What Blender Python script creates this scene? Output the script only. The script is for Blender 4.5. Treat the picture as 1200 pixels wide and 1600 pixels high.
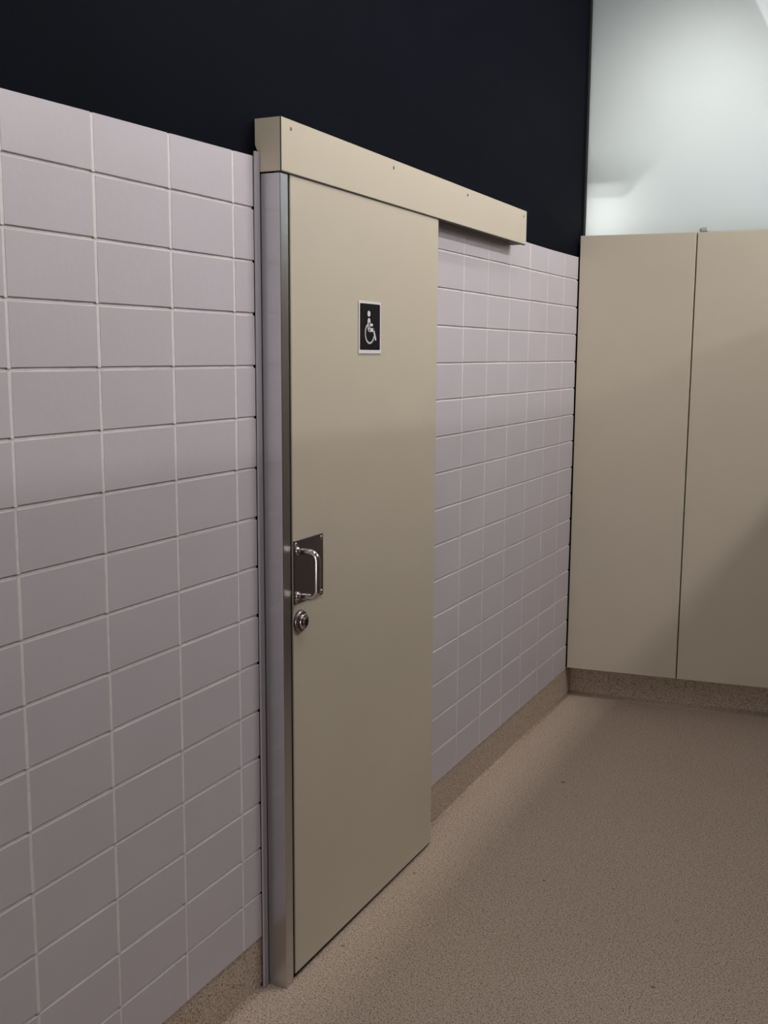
import bpy, bmesh, math, random
from mathutils import Vector, Matrix

# ------------------------------------------------------------------ scale
# lengths below are in tile courses (one course = 125 mm); y runs along the
# tiled wall, x out into the corridor, z measured from the top tile edge.
H = 0.125
FL = -17.17                     # floor level in courses
def P(x, y, z): return Vector((x * H, y * H, (z - FL) * H))

for o in list(bpy.data.objects): bpy.data.objects.remove(o)
C = bpy.context.scene.collection
S = bpy.context.scene

# ------------------------------------------------------------------ camera
cam_d = bpy.data.cameras.new('camera'); cam = bpy.data.objects.new('camera', cam_d); C.objects.link(cam)
R_ = (0.8947021, 0.4466255, 0.0058039); U_ = (-0.0710046, 0.1293871, 0.9890487); F_ = (-0.4409835, 0.8853161, -0.1474754)
m = Matrix(((R_[0], U_[0], -F_[0]), (R_[1], U_[1], -F_[1]), (R_[2], U_[2], -F_[2]))).to_4x4()
m.translation = P(11.629, 0, -3.738)
cam.matrix_world = m
cam_d.sensor_fit = 'VERTICAL'; cam_d.sensor_height = 36.0
cam_d.lens = 1661.3 / 1600 * 36.0
cam_d.clip_start = 0.02; cam_d.clip_end = 100
S.camera = cam

# ------------------------------------------------------------------ world, exposure
w = bpy.data.worlds.new('world'); S.world = w; w.use_nodes = True
w.node_tree.nodes['Background'].inputs[0].default_value = (0.55, 0.55, 0.62, 1)
w.node_tree.nodes['Background'].inputs[1].default_value = 0.09
S.view_settings.view_transform = 'Standard'; S.view_settings.look = 'None'
S.view_settings.gamma = 1.0; S.view_settings.use_curve_mapping = False
S.view_settings.exposure = 0.0

# ------------------------------------------------------------------ lights (ceiling luminaires, cool white tubes)
def area(name, loc, target, sx, sy, power, col, spread=math.pi):
    d = bpy.data.lights.new(name, 'AREA'); d.shape = 'RECTANGLE'; d.size = sx; d.size_y = sy
    d.energy = power; d.color = col; d.spread = spread
    o = bpy.data.objects.new(name, d); C.objects.link(o); o.location = loc
    z = (loc - target).normalized()                 # lamp points along its -Z
    yv = Vector((0, 1, 0)) if abs(z.y) < .9 else Vector((0, 0, 1)); x = yv.cross(z).normalized(); yv = z.cross(x)
    mm = Matrix((x, yv, z)).transposed().to_4x4(); mm.translation = loc
    o.matrix_world = mm
    return o
COOL = (1.0, 0.965, 0.94)
# far row of tubes: low rays over the opposite partition, end on the wall a little above mid height
area('far_tube_light', P(39.0, 23, 11.9), P(0, 23, -2), 0.10, 1.5, 30, COOL)
# near row: steeper rays, reach the floor beside the wall
area('near_tube_light', P(22.0, 32, 11.9), P(0, 32, -8), 0.10, 1.5, 50, COOL)
# broad added lights standing in for the lit far wall of the open area
area('far_side_fill', P(49.5, 20, 5), P(0, 20, 3), 1.8, 5.0, 22, COOL)
area('far_side_fill_low', P(49.5, 20, 0), P(0, 20, 0), 1.2, 5.0, 55, COOL)
area('far_side_fill_end', P(49.5, 40, 3), P(0, 30, 0), 1.8, 5.0, 65, COOL)
# large ceiling panel over the open area
area('open_area_panel_light', P(30, 23, 12.3), P(26, 23, -2), 3.0, 4.0, 84, COOL)
# the corridor's own row, close to the wall
area('corridor_tube_light', P(7.6, 17, 12.3), P(7.0, 17, 0), 0.16, 3.0, 25, COOL)
# lit doorway at the near end of the corridor, behind the viewer
area('doorway_light', P(3.2, -15.5, -8.5), P(3.2, 40, -8.5), 0.7, 1.6, 28, COOL)
# light behind the frosted glass: the glow lamp, then added fills
def spot(name, loc, target, power, col, ang, blend, size):
    d = bpy.data.lights.new(name, 'SPOT'); d.energy = power; d.color = col; d.spot_size = math.radians(ang)
    d.spot_blend = blend; d.shadow_soft_size = size
    o = bpy.data.objects.new(name, d); C.objects.link(o); o.location = loc
    o.rotation_euler = (target - loc).to_track_quat('-Z', 'Y').to_euler(); return o
spot('glass_room_spot', P(4.3, 45.8, 6.1), P(3.9, 40.3, 4.2), 50, (1.0, 0.95, 0.87), 126, 1.0, 0.05)
spot('glass_room_spot', P(13.2, 46.0, 5.4), P(13.2, 40.3, 3.9), 90, (1.0, 0.98, 0.92), 120, 1.0, 0.05)  # added lamp, brightens unseen glass so the post reflects more light
area('glass_room_fill', P(8, 50, -1.0), P(6, 40.3, 0), 0.6, 1.2, 19, (0.88, 0.93, 1.0))  # added fill, set low so the top of the glass stays darker
area('glass_patch_fill', P(0.6, 42.2, 1.2), P(0.7, 40.3, 1.7), 0.10, 0.10, 1.5, (1.0, 0.94, 0.88))  # added lamp below the board, brightens one patch of the glass

# ------------------------------------------------------------------ materials
def mat(name, col, rough=0.5, metal=0.0, bump=None, var=0.0, vscale=3, coat=0.0, spec=0.5):
    m = bpy.data.materials.new(name); m.use_nodes = True
    nt = m.node_tree; b = nt.nodes['Principled BSDF']
    b.inputs['Base Color'].default_value = (*col, 1); b.inputs['Roughness'].default_value = rough
    b.inputs['Metallic'].default_value = metal; b.inputs['Specular IOR Level'].default_value = spec
    tc = nt.nodes.new('ShaderNodeTexCoord')
    if var:
        n = nt.nodes.new('ShaderNodeTexNoise'); n.inputs['Scale'].default_value = vscale; n.inputs['Detail'].default_value = 4
        nt.links.new(tc.outputs['Object'], n.inputs['Vector'])
        r = nt.nodes.new('ShaderNodeValToRGB')
        r.color_ramp.elements[0].position = .3; r.color_ramp.elements[1].position = .7
        r.color_ramp.elements[0].color = (*[c * (1 - var) for c in col], 1)
        r.color_ramp.elements[1].color = (*[min(1, c * (1 + var)) for c in col], 1)
        nt.links.new(n.outputs['Fac'], r.inputs['Fac']); nt.links.new(r.outputs['Color'], b.inputs['Base Color'])
    if bump:
        sc, st = bump
        n = nt.nodes.new('ShaderNodeTexNoise'); n.inputs['Scale'].default_value = sc; n.inputs['Detail'].default_value = 3
        bp = nt.nodes.new('ShaderNodeBump'); bp.inputs['Strength'].default_value = st; bp.inputs['Distance'].default_value = 0.002
        nt.links.new(tc.outputs['Object'], n.inputs['Vector']); nt.links.new(n.outputs['Fac'], bp.inputs['Height'])
        nt.links.new(bp.outputs['Normal'], b.inputs['Normal'])
    return m
M = {}
M['tile'] = mat('glazed_white_tile', (0.53, 0.49, 0.53), 0.42, bump=(60, 0.25), var=0.02, vscale=5, spec=0.35)
M['grout'] = mat('pale_grout', (0.73, 0.68, 0.69), 0.8, bump=(220, 0.5), var=0.05, vscale=60)
M['navy'] = mat('navy_paint', (0.0018, 0.0026, 0.0060), 0.75, bump=(150, 0.3), var=0.12, vscale=4, spec=0.05)
M['laminate'] = mat('beige_laminate', (0.532, 0.476, 0.380), 0.42, bump=(400, 0.08), var=0.012, vscale=8, spec=0.3)
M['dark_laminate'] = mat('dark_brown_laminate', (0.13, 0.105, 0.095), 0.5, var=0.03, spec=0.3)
M['edge'] = mat('laminate_dark_edge', (0.012, 0.010, 0.010), 0.6)
M['black'] = mat('black_rubber', (0.006, 0.006, 0.006), 0.6, spec=0.2)
M['chrome'] = mat('polished_steel', (0.62, 0.58, 0.58), 0.16, 1.0)
M['plate'] = mat('satin_steel_plate', (0.30, 0.265, 0.265), 0.30, 1.0)
M['screw'] = mat('screw_steel', (0.20, 0.18, 0.15), 0.45, 0.8)
M['trim'] = mat('grey_angle_trim', (0.44, 0.41, 0.45), 0.5, 0.2)
M['white'] = mat('white_paint', (0.75, 0.75, 0.73), 0.7)
M['ceil'] = mat('ceiling_paint', (0.30, 0.30, 0.30), 0.9)
M['room'] = mat('grey_room_paint', (0.60, 0.59, 0.60), 0.9)
M['sign_black'] = mat('sign_black', (0.004, 0.003, 0.004), 0.5, spec=0.15)
M['sign_white'] = mat('sign_white', (0.72, 0.70, 0.74), 0.4)
M['sign_edge'] = mat('sign_clear_edge', (0.56, 0.53, 0.48), 0.3)
M['clip'] = mat('grey_clip', (0.40, 0.42, 0.38), 0.5)

def brushed():
    m = mat('brushed_aluminium', (0.58, 0.58, 0.60), 0.27, 1.0); nt = m.node_tree; b = nt.nodes['Principled BSDF']
    tc = nt.nodes.new('ShaderNodeTexCoord'); mp = nt.nodes.new('ShaderNodeMapping'); mp.inputs['Scale'].default_value = (900, 900, 6)
    n = nt.nodes.new('ShaderNodeTexNoise'); n.inputs['Scale'].default_value = 1
    bp = nt.nodes.new('ShaderNodeBump'); bp.inputs['Strength'].default_value = .12; bp.inputs['Distance'].default_value = .0005
    nt.links.new(tc.outputs['Object'], mp.inputs[0]); nt.links.new(mp.outputs[0], n.inputs['Vector'])
    nt.links.new(n.outputs['Fac'], bp.inputs['Height']); nt.links.new(bp.outputs[0], b.inputs['Normal'])
    return m
M['alu'] = brushed()

def floor_mat():
    m = bpy.data.materials.new('speckled_vinyl'); m.use_nodes = True
    nt = m.node_tree; N = nt.nodes; L = nt.links; b = N['Principled BSDF']
    b.inputs['Roughness'].default_value = 0.55; b.inputs['Specular IOR Level'].default_value = 0.25
    tc = N.new('ShaderNodeTexCoord')
    def noise(s, lo, hi, c0, c1, det=2):
        n = N.new('ShaderNodeTexNoise'); n.inputs['Scale'].default_value = s; n.inputs['Detail'].default_value = det
        L.new(tc.outputs['Object'], n.inputs['Vector'])
        r = N.new('ShaderNodeMapRange'); r.inputs[1].default_value = lo; r.inputs[2].default_value = hi
        r.inputs[3].default_value = c0; r.inputs[4].default_value = c1
        L.new(n.outputs['Fac'], r.inputs[0]); return r.outputs[0]
    def mix(f, a, bb):
        x = N.new('ShaderNodeMix'); x.data_type = 'RGBA'
        if isinstance(f, float): x.inputs[0].default_value = f
        else: L.new(f, x.inputs[0])
        for i, v in ((6, a), (7, bb)):
            if isinstance(v, tuple): x.inputs[i].default_value = (*v, 1)
            else: L.new(v, x.inputs[i])
        return x.outputs[2]
    base = mix(noise(2.5, .3, .7, 0, 1), (0.44, 0.345, 0.28), (0.465, 0.37, 0.30))
    c = mix(noise(230, .46, .60, 0, 1), base, (0.60, 0.50, 0.40))
    c = mix(noise(210, .52, .62, 0, .9), c, (0.20, 0.145, 0.115))
    c = mix(noise(170, .64, .68, 0, .9), c, (0.07, 0.05, 0.045))
    # a few small dark scuffs at fixed spots
    for (x, y, r) in ((7.445, 21.49, .07), (0.757, 23.75, .06), (2.438, 31.33, .10), (0.74, 19.86, .06), (1.655, 19.77, .04), (3.9, 24.9, .05), (5.6, 25.3, .04)):
        vd = N.new('ShaderNodeVectorMath'); vd.operation = 'DISTANCE'; L.new(tc.outputs['Object'], vd.inputs[0])
        vd.inputs[1].default_value = (x * H, y * H, 0)
        nn = N.new('ShaderNodeMapRange'); nn.inputs[1].default_value = r * H * .5; nn.inputs[2].default_value = r * H; nn.inputs[3].default_value = .6; nn.inputs[4].default_value = 0
        L.new(vd.outputs['Value'], nn.inputs[0]); c = mix(nn.outputs[0], c, (0.05, 0.035, 0.03))
    L.new(c, b.inputs['Base Color'])
    return m
M['floor'] = floor_mat()

def frosted():
    m = bpy.data.materials.new('frosted_glass'); m.use_nodes = True
    nt = m.node_tree; N = nt.nodes; L = nt.links
    for n in list(N): N.remove(n)
    out = N.new('ShaderNodeOutputMaterial')
    t = N.new('ShaderNodeBsdfTranslucent'); t.inputs[0].default_value = (0.84, 0.88, 0.885, 1)
    d = N.new('ShaderNodeBsdfDiffuse'); d.inputs[0].default_value = (0.55, 0.58, 0.58, 1)
    mx = N.new('ShaderNodeMixShader'); mx.inputs[0].default_value = 0.25
    L.new(t.outputs[0], mx.inputs[1]); L.new(d.outputs[0], mx.inputs[2])
    g = N.new('ShaderNodeBsdfGlossy'); g.inputs['Roughness'].default_value = 0.03
    fr = N.new('ShaderNodeFresnel'); fr.inputs[0].default_value = 1.5
    m2 = N.new('ShaderNodeMixShader'); L.new(fr.outputs[0], m2.inputs[0])
    L.new(mx.outputs[0], m2.inputs[1]); L.new(g.outputs[0], m2.inputs[2]); L.new(m2.outputs[0], out.inputs[0])
    return m
M['frost'] = frosted()
def emis(name, col, st):
    m = bpy.data.materials.new(name); m.use_nodes = True; b = m.node_tree.nodes['Principled BSDF']
    b.inputs['Emission Color'].default_value = (*col, 1); b.inputs['Emission Strength'].default_value = st
    b.inputs['Base Color'].default_value = (.8, .8, .8, 1); return m
M['lamp'] = emis('lit_opal_diffuser', (0.93, 0.96, 1.0), 7.0)

# ------------------------------------------------------------------ helpers
def obj(name, bm, mats, parent=None, smooth=False):
    me = bpy.data.meshes.new(name); bm.normal_update(); bm.to_mesh(me); bm.free()
    for k in (mats if isinstance(mats, (list, tuple)) else [mats]): me.materials.append(M[k])
    if smooth:
        for p in me.polygons: p.use_smooth = True
    o = bpy.data.objects.new(name, me); C.objects.link(o)
    if parent is not None: o.parent = parent; o.matrix_parent_inverse = parent.matrix_world.inverted()
    return o
def tag(o, label=None, cat=None, group=None, kind=None):
    for k, v in (('label', label), ('category', cat), ('group', group), ('kind', kind)):
        if v: o[k] = v
    return o
def empty(name, loc):
    o = bpy.data.objects.new(name, None); o.location = loc; C.objects.link(o)
    o.empty_display_size = .05; o.matrix_world = Matrix.Translation(loc); return o
def hexa(bm, v, mi=0, bevel=0.0):
    """v: 8 points, bottom 4 (ccw) then top 4"""
    vs = [bm.verts.new(p) for p in v]
    fs = [(0, 3, 2, 1), (4, 5, 6, 7), (0, 1, 5, 4), (1, 2, 6, 5), (2, 3, 7, 6), (3, 0, 4, 7)]
    faces = []
    for f in fs:
        q = bm.faces.new([vs[i] for i in f]); q.material_index = mi; faces.append(q)
    if bevel:
        es = list({e for f in faces for e in f.edges})
        bmesh.ops.bevel(bm, geom=es, offset=bevel, segments=1, affect='EDGES', profile=.5)
    return vs
def box(bm, x0, x1, y0, y1, z0, z1, mi=0, bevel=0.0, zt=None, zb=None):
    """axis box in course units; zt/zb = (at y0, at y1) for sloping top / bottom"""
    t0, t1 = zt or (z1, z1); b0, b1 = zb or (z0, z0)
    return hexa(bm, [P(x0, y0, b0), P(x1, y0, b0), P(x1, y1, b1), P(x0, y1, b1),
                     P(x0, y0, t0), P(x1, y0, t0), P(x1, y1, t1), P(x0, y1, t1)], mi, bevel * H)
def boxobj(name, *a, mats='white', parent=None, **k):
    bm = bmesh.new(); box(bm, *a, **k); return obj(name, bm, mats, parent)
def cyl(bm, c, axis, r, length, n=32, mi=0, r2=None):
    """cylinder from c along axis, sizes in courses"""
    a = Vector(axis).normalized(); s = a.orthogonal().normalized(); t = a.cross(s)
    r2 = r if r2 is None else r2
    rings = []
    for k, rr in ((0, r), (length, r2)):
        rings.append([bm.verts.new(c + a * k * H + (s * math.cos(2*math.pi*i/n) + t * math.sin(2*math.pi*i/n)) * rr * H) for i in range(n)])
    for i in range(n):
        f = bm.faces.new((rings[0][i], rings[0][(i+1) % n], rings[1][(i+1) % n], rings[1][i])); f.material_index = mi; f.smooth = True
    f = bm.faces.new(rings[0][::-1]); f.material_index = mi
    f = bm.faces.new(rings[1]); f.material_index = mi
def lathe(bm, c, axis, prof, n=48):
    """prof: list of (distance along axis, radius)"""
    a = Vector(axis).normalized(); s = a.orthogonal().normalized(); t = a.cross(s)
    rings = [[bm.verts.new(c + a * k * H + (s * math.cos(2*math.pi*i/n) + t * math.sin(2*math.pi*i/n)) * rr * H) for i in range(n)] for k, rr in prof]
    for A, B in zip(rings, rings[1:]):
        for i in range(n): bm.faces.new((A[i], A[(i+1) % n], B[(i+1) % n], B[i]))
    bm.faces.new(rings[-1]); bm.faces.new(rings[0][::-1])
def tube(bm, pts, r, n=20):
    pts = [Vector(p) for p in pts]; rings = []
    ref = Vector((0, 1, 0))
    for i, p in enumerate(pts):
        d = (pts[min(i+1, len(pts)-1)] - pts[max(i-1, 0)]).normalized()
        s = ref.cross(d).normalized(); t = d.cross(s)
        rings.append([bm.verts.new(p + (s * math.cos(2*math.pi*k/n) + t * math.sin(2*math.pi*k/n)) * r * H) for k in range(n)])
    for A, B in zip(rings, rings[1:]):
        for k in range(n):
            f = bm.faces.new((A[k], A[(k+1) % n], B[(k+1) % n], B[k])); f.smooth = True
    bm.faces.new(rings[0][::-1]); bm.faces.new(rings[-1])

# ------------------------------------------------------------------ room shell
Y0, YE = -16.0, 39.5            # corridor start behind the camera, far end at the tiled wall
CEIL = 12.5
SL = 0.12                       # the far wall runs very slightly away from square
def yf(x): return YE + SL * min(x, 8.66)

bm = bmesh.new(); box(bm, -1.5, 52, Y0 - 1, 66, FL - 1, FL)
tag(obj('floor', bm, 'floor'), kind='structure')
o = bpy.data.objects['floor']
bm = bmesh.new(); box(bm, -1.5, 52, Y0 - 1, 66, CEIL, CEIL + 1)
tag(obj('ceiling', bm, 'ceil'), kind='structure')
# dark painted wall; the tile facing sits in front of it
bm = bmesh.new()
box(bm, -1.5, -0.07, Y0, 17.9, FL, CEIL)
box(bm, -1.5, -0.07, 24.9, 40.6, FL, CEIL)
box(bm, -1.5, -0.07, 17.9, 24.9, -0.9, CEIL)
box(bm, -1.5, -1.3, 17.9, 24.9, FL, -0.9)
wl = tag(obj('wall_left', bm, 'navy'), kind='structure')
tag(boxobj('wall_back', -1.5, 52, Y0 - 1, Y0, FL, CEIL, mats='room'), kind='structure')
tag(boxobj('wall_far_side', 50, 52, Y0, 66, FL, CEIL, mats='room'), kind='structure')
tag(boxobj('wall_far_room', -1.5, 50, 64, 66, FL, CEIL, mats='ceil'), kind='structure')
tag(boxobj('wall_side_room', -1.5, -0.8, 40.6, 64, FL, CEIL, mats='ceil'), kind='structure')

# --- tile cladding: sixteen courses, stack bonded
random.seed(4)
CW, C0 = 1.889, 16.989
TOP = [(-20, -0.16), (11.38, -0.14), (13.3, -0.10), (15.2, -0.072), (17.66, -0.032), (24, -0.06), (32, -0.14), (36, -0.175), (39.4, -0.16)]
def topz(y):
    for (a, za), (b, zb) in zip(TOP, TOP[1:]):
        if y <= b: return za + (zb - za) * (y - a) / (b - a)
    return TOP[-1][1]
def tiles(bm, ya, yb):
    k0 = math.floor((ya - C0) / CW) - 1; k1 = math.ceil((yb - C0) / CW) + 1
    for k in range(k0, k1):
        a, b = max(C0 + k * CW, ya), min(C0 + (k + 1) * CW, yb)
        if b - a < .06: continue
        for r in range(16):
            j = lambda s=.006: random.uniform(-s, s)
            gy, gz = 0.029, 0.030
            a2 = a + (gy if a > ya else 0) + j(); b2 = b - (gy if b < yb else 0) + j()
            zb_ = -(r + 1) + gz + j(.005); zt_ = -r - gz + j(.005)
            if r == 15: zb_ = -15.98
            t = (topz(a2), topz(b2)) if r == 0 else (zt_ + j(.003), zt_ + j(.003))
            xo = [j(.0035) for _ in range(4)]
            hexa(bm, [P(-.07, a2, zb_), P(xo[0], a2, zb_), P(xo[1], b2, zb_), P(-.07, b2, zb_),
                      P(-.07, a2, t[0]), P(xo[2], a2, t[0]), P(xo[3], b2, t[1]), P(-.07, b2, t[1])], 0, .007 * H)
    # bed joints deep, head joints nearly flush, both uneven
    for r in range(1, 16):
        n = max(2, int((yb - ya) / .45)); prev = None
        for i in range(n + 1):
            y = ya + (yb - ya) * i / n
            d = -.040 + random.uniform(-.006, .006)
            q = [bm.verts.new(P(d - .006, y, -r + .032)), bm.verts.new(P(d + .012, y, -r - .032))]
            if prev:
                f = bm.faces.new((prev[1], q[1], q[0], prev[0])); f.material_index = 1
            prev = q
    for k in range(k0, k1 + 1):
        y = C0 + k * CW
        if not (ya + .03 < y < yb - .03): continue
        for r in range(16):
            zt_ = (topz(y) - .01) if r == 0 else -r - .018; zb_ = -(r + 1) + .018 if r < 15 else -15.97
            prev = None; n = 5
            for i in range(n + 1):
                z = zt_ + (zb_ - zt_) * i / n; d = -.007 + random.uniform(-.002, .003)
                q = [bm.verts.new(P(d, y - .035, z)), bm.verts.new(P(d, y + .035, z))]
                if prev:
                    f = bm.faces.new((prev[0], q[0], q[1], prev[1])); f.material_index = 1
                prev = q
bm = bmesh.new(); tiles(bm, Y0, 17.66); tiles(bm, 25.0, 39.44)
obj('tile_cladding', bm, ['tile', 'grout'], wl)

# --- coved vinyl skirting
def cove(name, p0, p1, nrm, parent=None, back=-.03, top=-15.99, foot=.06):
    """profile swept from p0 to p1 (plan points), nrm = plan direction into the room"""
    prof = [(back, top), (back, FL + .10)]
    for i in range(1, 9):
        a = math.pi / 2 * i / 8
        prof.append((back + (foot - back) * (1 - math.cos(a)), FL + .0005 + .0995 * (1 - math.sin(a))))
    prof += [(back - .3, FL - .05), (back - .3, top)]
    bm = bmesh.new(); rings = []
    for p in (p0, p1):
        rings.append([bm.verts.new(P(p[0] + nrm[0] * d, p[1] + nrm[1] * d, z)) for d, z in prof])
    n = len(prof)
    for i in range(n):
        f = bm.faces.new((rings[0][i], rings[1][i], rings[1][(i+1) % n], rings[0][(i+1) % n])); f.smooth = 1 <= i <= 9
    bm.faces.new(rings[0]); bm.faces.new(rings[1][::-1])
    bmesh.ops.recalc_face_normals(bm, faces=bm.faces)
    return tag(obj(name, bm, 'floor'), kind='structure')
cove('baseboard_left', (0, Y0), (0, 17.72), (1, 0))
cove('baseboard_left', (0, 25.0), (0, 40.6), (1, 0))
ln = math.hypot(1, SL)
cove('baseboard_far', (-.2, YE + .78), (8.66, yf(8.66) + .78), (SL / ln, -1 / ln), back=0, top=-15.80, foot=.40)
cove('baseboard_far', (8.66, yf(9) + .78), (14.0, yf(9) + .78), (0, -1), back=0, top=-15.80, foot=.40)

# --- far wall: tall beige laminate panels with narrow dark joints
wf_bm = bmesh.new()
for xa, xb in ((-.9, 8.66), (8.66, 14.1)):
    hexa(wf_bm, [P(xa, yf(xa) + .86, FL), P(xb, yf(xb) + .86, FL), P(xb, yf(xb) + 1.3, FL), P(xa, yf(xa) + 1.3, FL),
                 P(xa, yf(xa) + .86, .55), P(xb, yf(xb) + .86, .55), P(xb, yf(xb) + 1.3, .55), P(xa, yf(xa) + 1.3, .55)])
wf = tag(obj('wall_far', wf_bm, 'edge'), kind='structure')
bounds = [0.035, 4.17, 8.60, 13.95]
for i, (xa, xb) in enumerate(zip(bounds, bounds[1:])):
    a, b = xa + (.022 if i else 0), xb - .022
    bm = bmesh.new()
    hexa(bm, [P(a, yf(a), -15.95 + .02), P(b, yf(b), -15.93), P(b, yf(b) + .78, -15.93), P(a, yf(a) + .78, -15.93),
              P(a, yf(a), .62), P(b, yf(b), .62), P(b, yf(b) + .78, .62), P(a, yf(a) + .78, .62)], 0, .012 * H)
    obj('wall_panel', bm, 'laminate', wf)
# --- frosted glass above the panels
wn = tag(boxobj('window_1', 0, .06, 40.02, 40.5, .62, CEIL, mats='black'), kind='structure')
wn.name = 'window_1'
boxobj('pane', -.07, 14.0, 40.28, 40.38, .63, CEIL, mats='frost', parent=wn)
bpy.data.objects['window_1'].data.transform(Matrix.Translation((-.07 * H, 0, 0)))
boxobj('glazing_clip', 4.22, 4.55, 40.10, 40.28, .62, .80, mats='clip', parent=wn, bevel=.06)
# added board behind the glass, blocks light to edge the bright patch
tag(boxobj('glass_light_blocker', -.8, 1.9, 40.385, 41.15, 2.60, 2.62, mats='white'), kind='structure')

# --- opposite partition: panels toned dark to cut bounce and reflections, open above
wr = tag(boxobj('wall_right', 14.12, 14.5, Y0, 41.6, FL, .58, mats='edge'), kind='structure')
y = Y0
while y < 39.9:
    y2 = min(y + 5.0, 40.5)
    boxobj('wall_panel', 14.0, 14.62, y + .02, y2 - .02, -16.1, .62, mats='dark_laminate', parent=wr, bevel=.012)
    y = y2

# ------------------------------------------------------------------ sliding door
DX = 0.48
d1 = empty('door_1', P(.2, 21.8, FL)); tag(d1, kind='structure')
bm = bmesh.new()
ya, yb = 18.225, 25.39
box(bm, .12, DX, ya, yb, -17.03, -.25, 0, .014, zb=(-17.03, -17.06))
obj('door_leaf', bm, 'laminate', d1)
bm = bmesh.new()
box(bm, .18, DX - .03, ya + .02, yb - .02, -17.11, -17.02, 0)
obj('bottom_gap_shade', bm, 'black', d1)  # black strip paints in the shade of the gap under the door

# pull handle: backplate, D grip, four screws
hp = empty('pull_handle', P(DX, 18.85, -8.2)); hp.parent = d1; hp.matrix_parent_inverse = d1.matrix_world.inverted()
bm = bmesh.new(); box(bm, DX - .005, DX + .03, 18.24, 19.43, -8.86, -7.52, 0, .012)
bp_ = obj('backplate', bm, 'plate', d1)
bpy.data.objects.remove(hp)
yh, zt, zb = 18.345, -7.74, -8.68
pts = []
so, rc = .50, .17
pts.append(P(DX + .02, yh, zt)); pts.append(P(DX + so - rc - .05, yh, zt))
for i in range(0, 9):
    a = math.pi / 2 * i / 8; pts.append(P(DX + so - rc + rc * math.sin(a), yh, zt - rc + rc * math.cos(a)))
for i in range(0, 9):
    a = math.pi / 2 * i / 8; pts.append(P(DX + so - rc + rc * math.cos(a), yh, zb + rc - rc * math.sin(a)))
pts.append(P(DX + so - rc - .05, yh, zb)); pts.append(P(DX + .02, yh, zb))
bm = bmesh.new(); tube(bm, pts, .068); grip = obj('handle', bm, 'chrome', d1)
for z in (zt, zb):
    bm = bmesh.new(); lathe(bm, P(DX + .025, yh, z), (1, 0, 0), [(0, .088), (.03, .088), (.045, .08), (.05, .07)]); obj('collar', bm, 'chrome', grip, True)
for yy, zz in ((18.31, -7.61), (19.34, -7.61), (18.31, -8.78), (19.34, -8.78)):
    bm = bmesh.new(); lathe(bm, P(DX + .028, yy, zz), (1, 0, 0), [(0, .05), (.012, .048), (.024, .03), (.028, .012)], 20); obj('screw', bm, 'chrome', bp_, True)
# lock: round escutcheon with a turn piece
LC = P(DX, 18.47, -9.24)
bm = bmesh.new(); lathe(bm, LC, (1, 0, 0), [(0, .235), (.05, .235), (.075, .218), (.085, .19), (.08, .175)]); lk = obj('lock', bm, 'plate', d1)
for p in lk.data.polygons: p.use_smooth = len(p.vertices) == 4
bm = bmesh.new(); lathe(bm, LC + Vector((.08 * H, 0, 0)), (1, 0, 0), [(0, .165), (.05, .160), (.065, .14), (.05, .11), (.045, .10)]); o = obj('ring', bm, 'chrome', lk)
for p in o.data.polygons: p.use_smooth = len(p.vertices) == 4
bm = bmesh.new(); cyl(bm, LC + Vector((.12 * H, 0, 0)), (1, 0, 0), .085, .05, 28); o = obj('lock_barrel', bm, 'plate', lk)
bm = bmesh.new(); c = (.48 + .175, 18.47, -9.24)
box(bm, c[0] - .01, c[0] + .015, c[1] - .012, c[1] + .012, c[2] - .06, c[2] + .06); obj('keyhole', bm, 'black', lk)

# ------------------------------------------------------------------ sliding gear cover
hx0, hx1 = -.065, .52
def slope(z0, z1, y, a=17.84, b=32.0): return z0 + (z1 - z0) * (y - a) / (b - a)
hc = empty('track_cover', P(0, 24.9, -.39))
tag(hc, 'long beige laminate box cover mounted on the wall over the sliding door', 'cover')
A, B = 17.84, 32.0
bt = (-.305, -.40); tp = (.68, .592)
# hollow cover: front, top and two ends, open underneath
bm = bmesh.new()
box(bm, hx1 - .07, hx1, A + .012, B, 0, 0, 0, .006, zt=tp, zb=bt)
obj('front_panel', bm, 'laminate', hc)
bm = bmesh.new(); box(bm, -.06, hx1 - .07, A + .07, B - .07, 0, 0, 0, zt=(tp[0] - .003, tp[1] - .003), zb=(tp[0] - .07, tp[1] - .07)); obj('top_panel', bm, 'laminate', hc)
def endcap(y0, y1, zt_, zb_, front):
    # rear edge notched around the tile facing
    pr = [(front, zb_), (front, zt_), (-.065, zt_), (-.065, .20), (.012, .02), (.012, zb_)]
    bm = bmesh.new(); r0 = [bm.verts.new(P(x, y0, z)) for x, z in pr]; r1 = [bm.verts.new(P(x, y1, z)) for x, z in pr]
    n = len(pr)
    for i in range(n): bm.faces.new((r0[i], r0[(i+1) % n], r1[(i+1) % n], r1[i]))
    bm.faces.new(r0[::-1]); bm.faces.new(r1); bmesh.ops.recalc_face_normals(bm, faces=bm.faces); return bm
obj('end_panel', endcap(A, A + .07, tp[0] - .002, bt[0] - .0, hx1 - .018), 'laminate', hc)
obj('end_panel', endcap(B - .07, B - .001, tp[1] - .002, bt[1], hx1 - .07), 'laminate', hc)
bm = bmesh.new(); box(bm, hx1 - .020, hx1 - .001, A - .001, A + .014, 0, 0, 0, zt=(tp[0], tp[0]), zb=(bt[0], bt[0]))
obj('edge_strip', bm, 'edge', hc)
bm = bmesh.new(); box(bm, hx1 - .075, hx1 - .012, A + .05, B - .05, 0, 0, 0, zt=(bt[0] + .01, bt[1] + .01), zb=(bt[0] - .022, bt[1] - .022))
obj('bottom_edging', bm, 'edge', hc)
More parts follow.
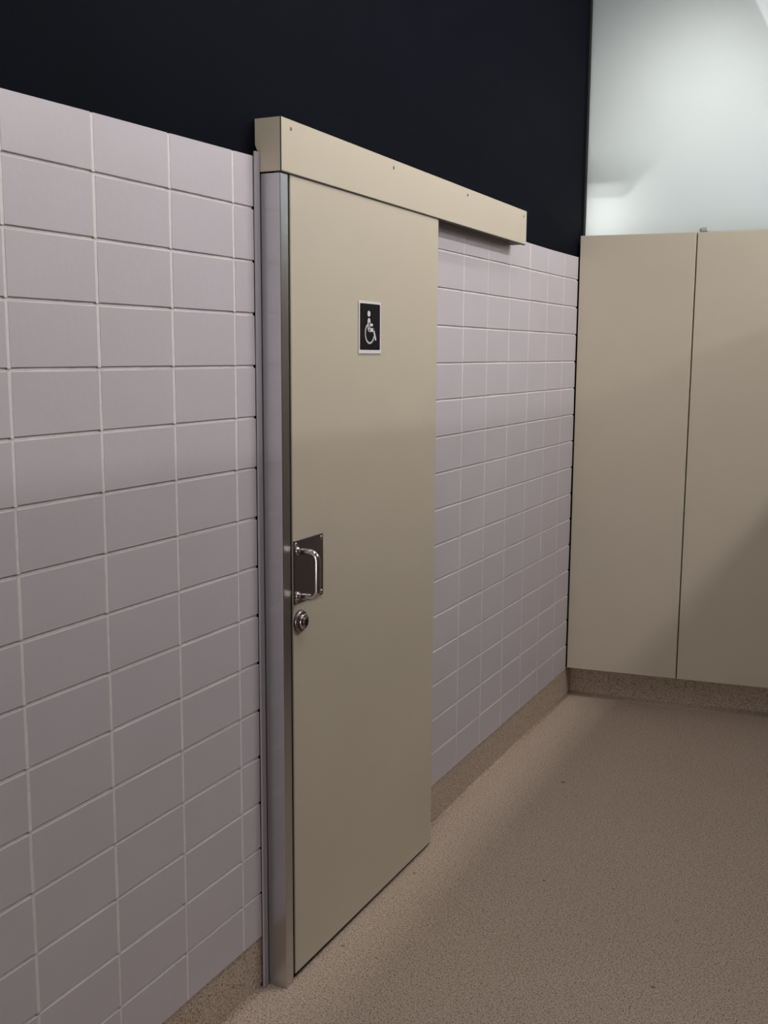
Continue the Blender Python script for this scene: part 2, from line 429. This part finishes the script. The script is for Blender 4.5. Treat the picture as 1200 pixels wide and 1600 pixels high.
# sliding rail inside the cover
bm = bmesh.new(); box(bm, .02, hx1 - .08, A + .08, B - .08, 0, 0, 0, zt=(.05, 0), zb=(-.12, -.18)); obj('rail', bm, 'edge', hc)
for yy, zz in ((18.20, .51), (22.70, .475), (27.20, .45), (31.72, .413)):
    bm = bmesh.new(); lathe(bm, P(hx1 - .003, yy, zz), (1, 0, 0), [(0, .040), (.010, .036), (.014, .018), (.006, .012)], 20); obj('screw', bm, 'screw', hc)

# ------------------------------------------------------------------ aluminium closing post
jp = empty('door_post', P(.25, 17.95, FL))
tag(jp, 'brushed aluminium upright post along the left edge of the sliding door', 'door post')
bm = bmesh.new(); box(bm, .03, .492, 17.845, 18.125, FL + .002, -.335, 0, .012); obj('post', bm, 'alu', jp)
bm = bmesh.new(); box(bm, .05, .470, 18.126, 18.19, FL + .10, -.33, 0); obj('rubber_gasket', bm, 'black', jp)
bm = bmesh.new()
box(bm, .004, .05, 17.664, 17.825, FL + .002, .055, 0, .008)
obj('wall_angle', bm, 'trim', jp)
bm = bmesh.new(); box(bm, .0, .028, 17.80, 17.85, FL + .002, -.32, 0); obj('shadow_gap', bm, 'black', jp)

# ------------------------------------------------------------------ toilet sign
sg = empty('accessible_toilet_sign', P(DX, 21.6, -3.17))
tag(sg, 'small black sign with white wheelchair symbol on the beige sliding door', 'sign')
bm = bmesh.new(); box(bm, DX + .001, DX + .012, 21.04, 22.17, -3.765, -2.575, 0, .003); obj('clear_edge', bm, 'sign_edge', sg)
bm = bmesh.new(); box(bm, DX + .012, DX + .026, 21.04, 22.11, -3.74, -2.60, 0, .004); obj('border', bm, 'sign_white', sg)
by0, by1, bz0, bz1 = 21.085, 22.06, -3.66, -2.640
def rrect(bm, x0, x1, y0, y1, z0, z1, r=.03, n=6):
    pts = []
    for cy, cz, a0 in ((y1 - r, z1 - r, 0), (y0 + r, z1 - r, 90), (y0 + r, z0 + r, 180), (y1 - r, z0 + r, 270)):
        for i in range(n + 1):
            a = math.radians(a0 + 90 * i / n); pts.append((cy + r * math.cos(a), cz + r * math.sin(a)))
    ra = [bm.verts.new(P(x0, *p)) for p in pts]; rb = [bm.verts.new(P(x1, *p)) for p in pts]; k = len(pts)
    for i in range(k): bm.faces.new((ra[i], ra[(i+1) % k], rb[(i+1) % k], rb[i]))
    bm.faces.new(ra[::-1]); bm.faces.new(rb)
bm = bmesh.new(); rrect(bm, DX + .020, DX + .030, by0, by1, bz0, bz1); obj('black_field', bm, 'sign_black', sg)
# symbol drawn in field coordinates: u to the right, v downward
def uv(u, v): return (by0 + u * (by1 - by0), bz1 - v * (bz1 - bz0))
def prism(bm, pts, x0=DX + .028, x1=DX + .034):
    ra = [bm.verts.new(P(x0, *p)) for p in pts]; rb = [bm.verts.new(P(x1, *p)) for p in pts]; k = len(pts)
    for i in range(k): bm.faces.new((ra[i], ra[(i+1) % k], rb[(i+1) % k], rb[i]))
    bm.faces.new(ra[::-1]); bm.faces.new(rb)
def stroke(bm, pts, wd, dx=0.0):
    """thick line with round ends, width wd (in v units), one prism per segment plus discs"""
    for (a, b) in zip(pts, pts[1:]):
        ay, az = uv(*a); b_y, bz = uv(*b); d = Vector((b_y - ay, bz - az)); n = Vector((-d.y, d.x)).normalized() * wd / 2
        prism(bm, [(ay + n.x, az + n.y), (ay - n.x, az - n.y), (b_y - n.x, bz - n.y), (b_y + n.x, bz + n.y)], x1=DX + .034 + dx)
    for p in pts:
        cy, cz = uv(*p); prism(bm, [(cy + wd / 2 * math.cos(2*math.pi*i/20), cz + wd / 2 * math.sin(2*math.pi*i/20)) for i in range(20)], x1=DX + .0341 + dx)
bm = bmesh.new()
cy, cz = uv(.43, .215); prism(bm, [(cy + .068 * math.cos(2*math.pi*i/32), cz + .064 * math.sin(2*math.pi*i/32)) for i in range(32)])
stroke(bm, [(.435, .37), (.43, .46), (.44, .54)], .125)
stroke(bm, [(.45, .452), (.60, .455)], .062)
stroke(bm, [(.47, .572), (.655, .562)], .080)
stroke(bm, [(.665, .555), (.77, .765)], .062)
arc = []
for i in range(30):
    a = math.radians(-52 - (360 - 52 - 70) * i / 29)      # from upper left round the bottom to the right
    a = math.radians(128 + (338 - 128) * i / 29)
    arc.append((.475 + .222 * math.cos(a), .640 - .212 * math.sin(a)))
stroke(bm, arc, .042, -.001)
obj('wheelchair_symbol', bm, 'sign_white', sg)

# ------------------------------------------------------------------ ceiling luminaires
def luminaire(name, x0, x1, y0, y1, z, label, lamp=True):
    t = empty(name, P((x0 + x1) / 2, (y0 + y1) / 2, CEIL)); tag(t, label, 'ceiling light')
    bm = bmesh.new(); box(bm, x0, x1, y0, y1, z + .25, CEIL, 0, .02); obj('housing', bm, 'white', t)
    bm = bmesh.new(); box(bm, x0 + .08, x1 - .08, y0 + .08, y1 - .08, z, z + .27, 0, .03); obj('diffuser', bm, 'lamp', t)
    return t
luminaire('ceiling_light', 3.8, 4.7, 17, 29, 12.0, 'long opal ceiling light mirrored at the top right of the frosted glass')
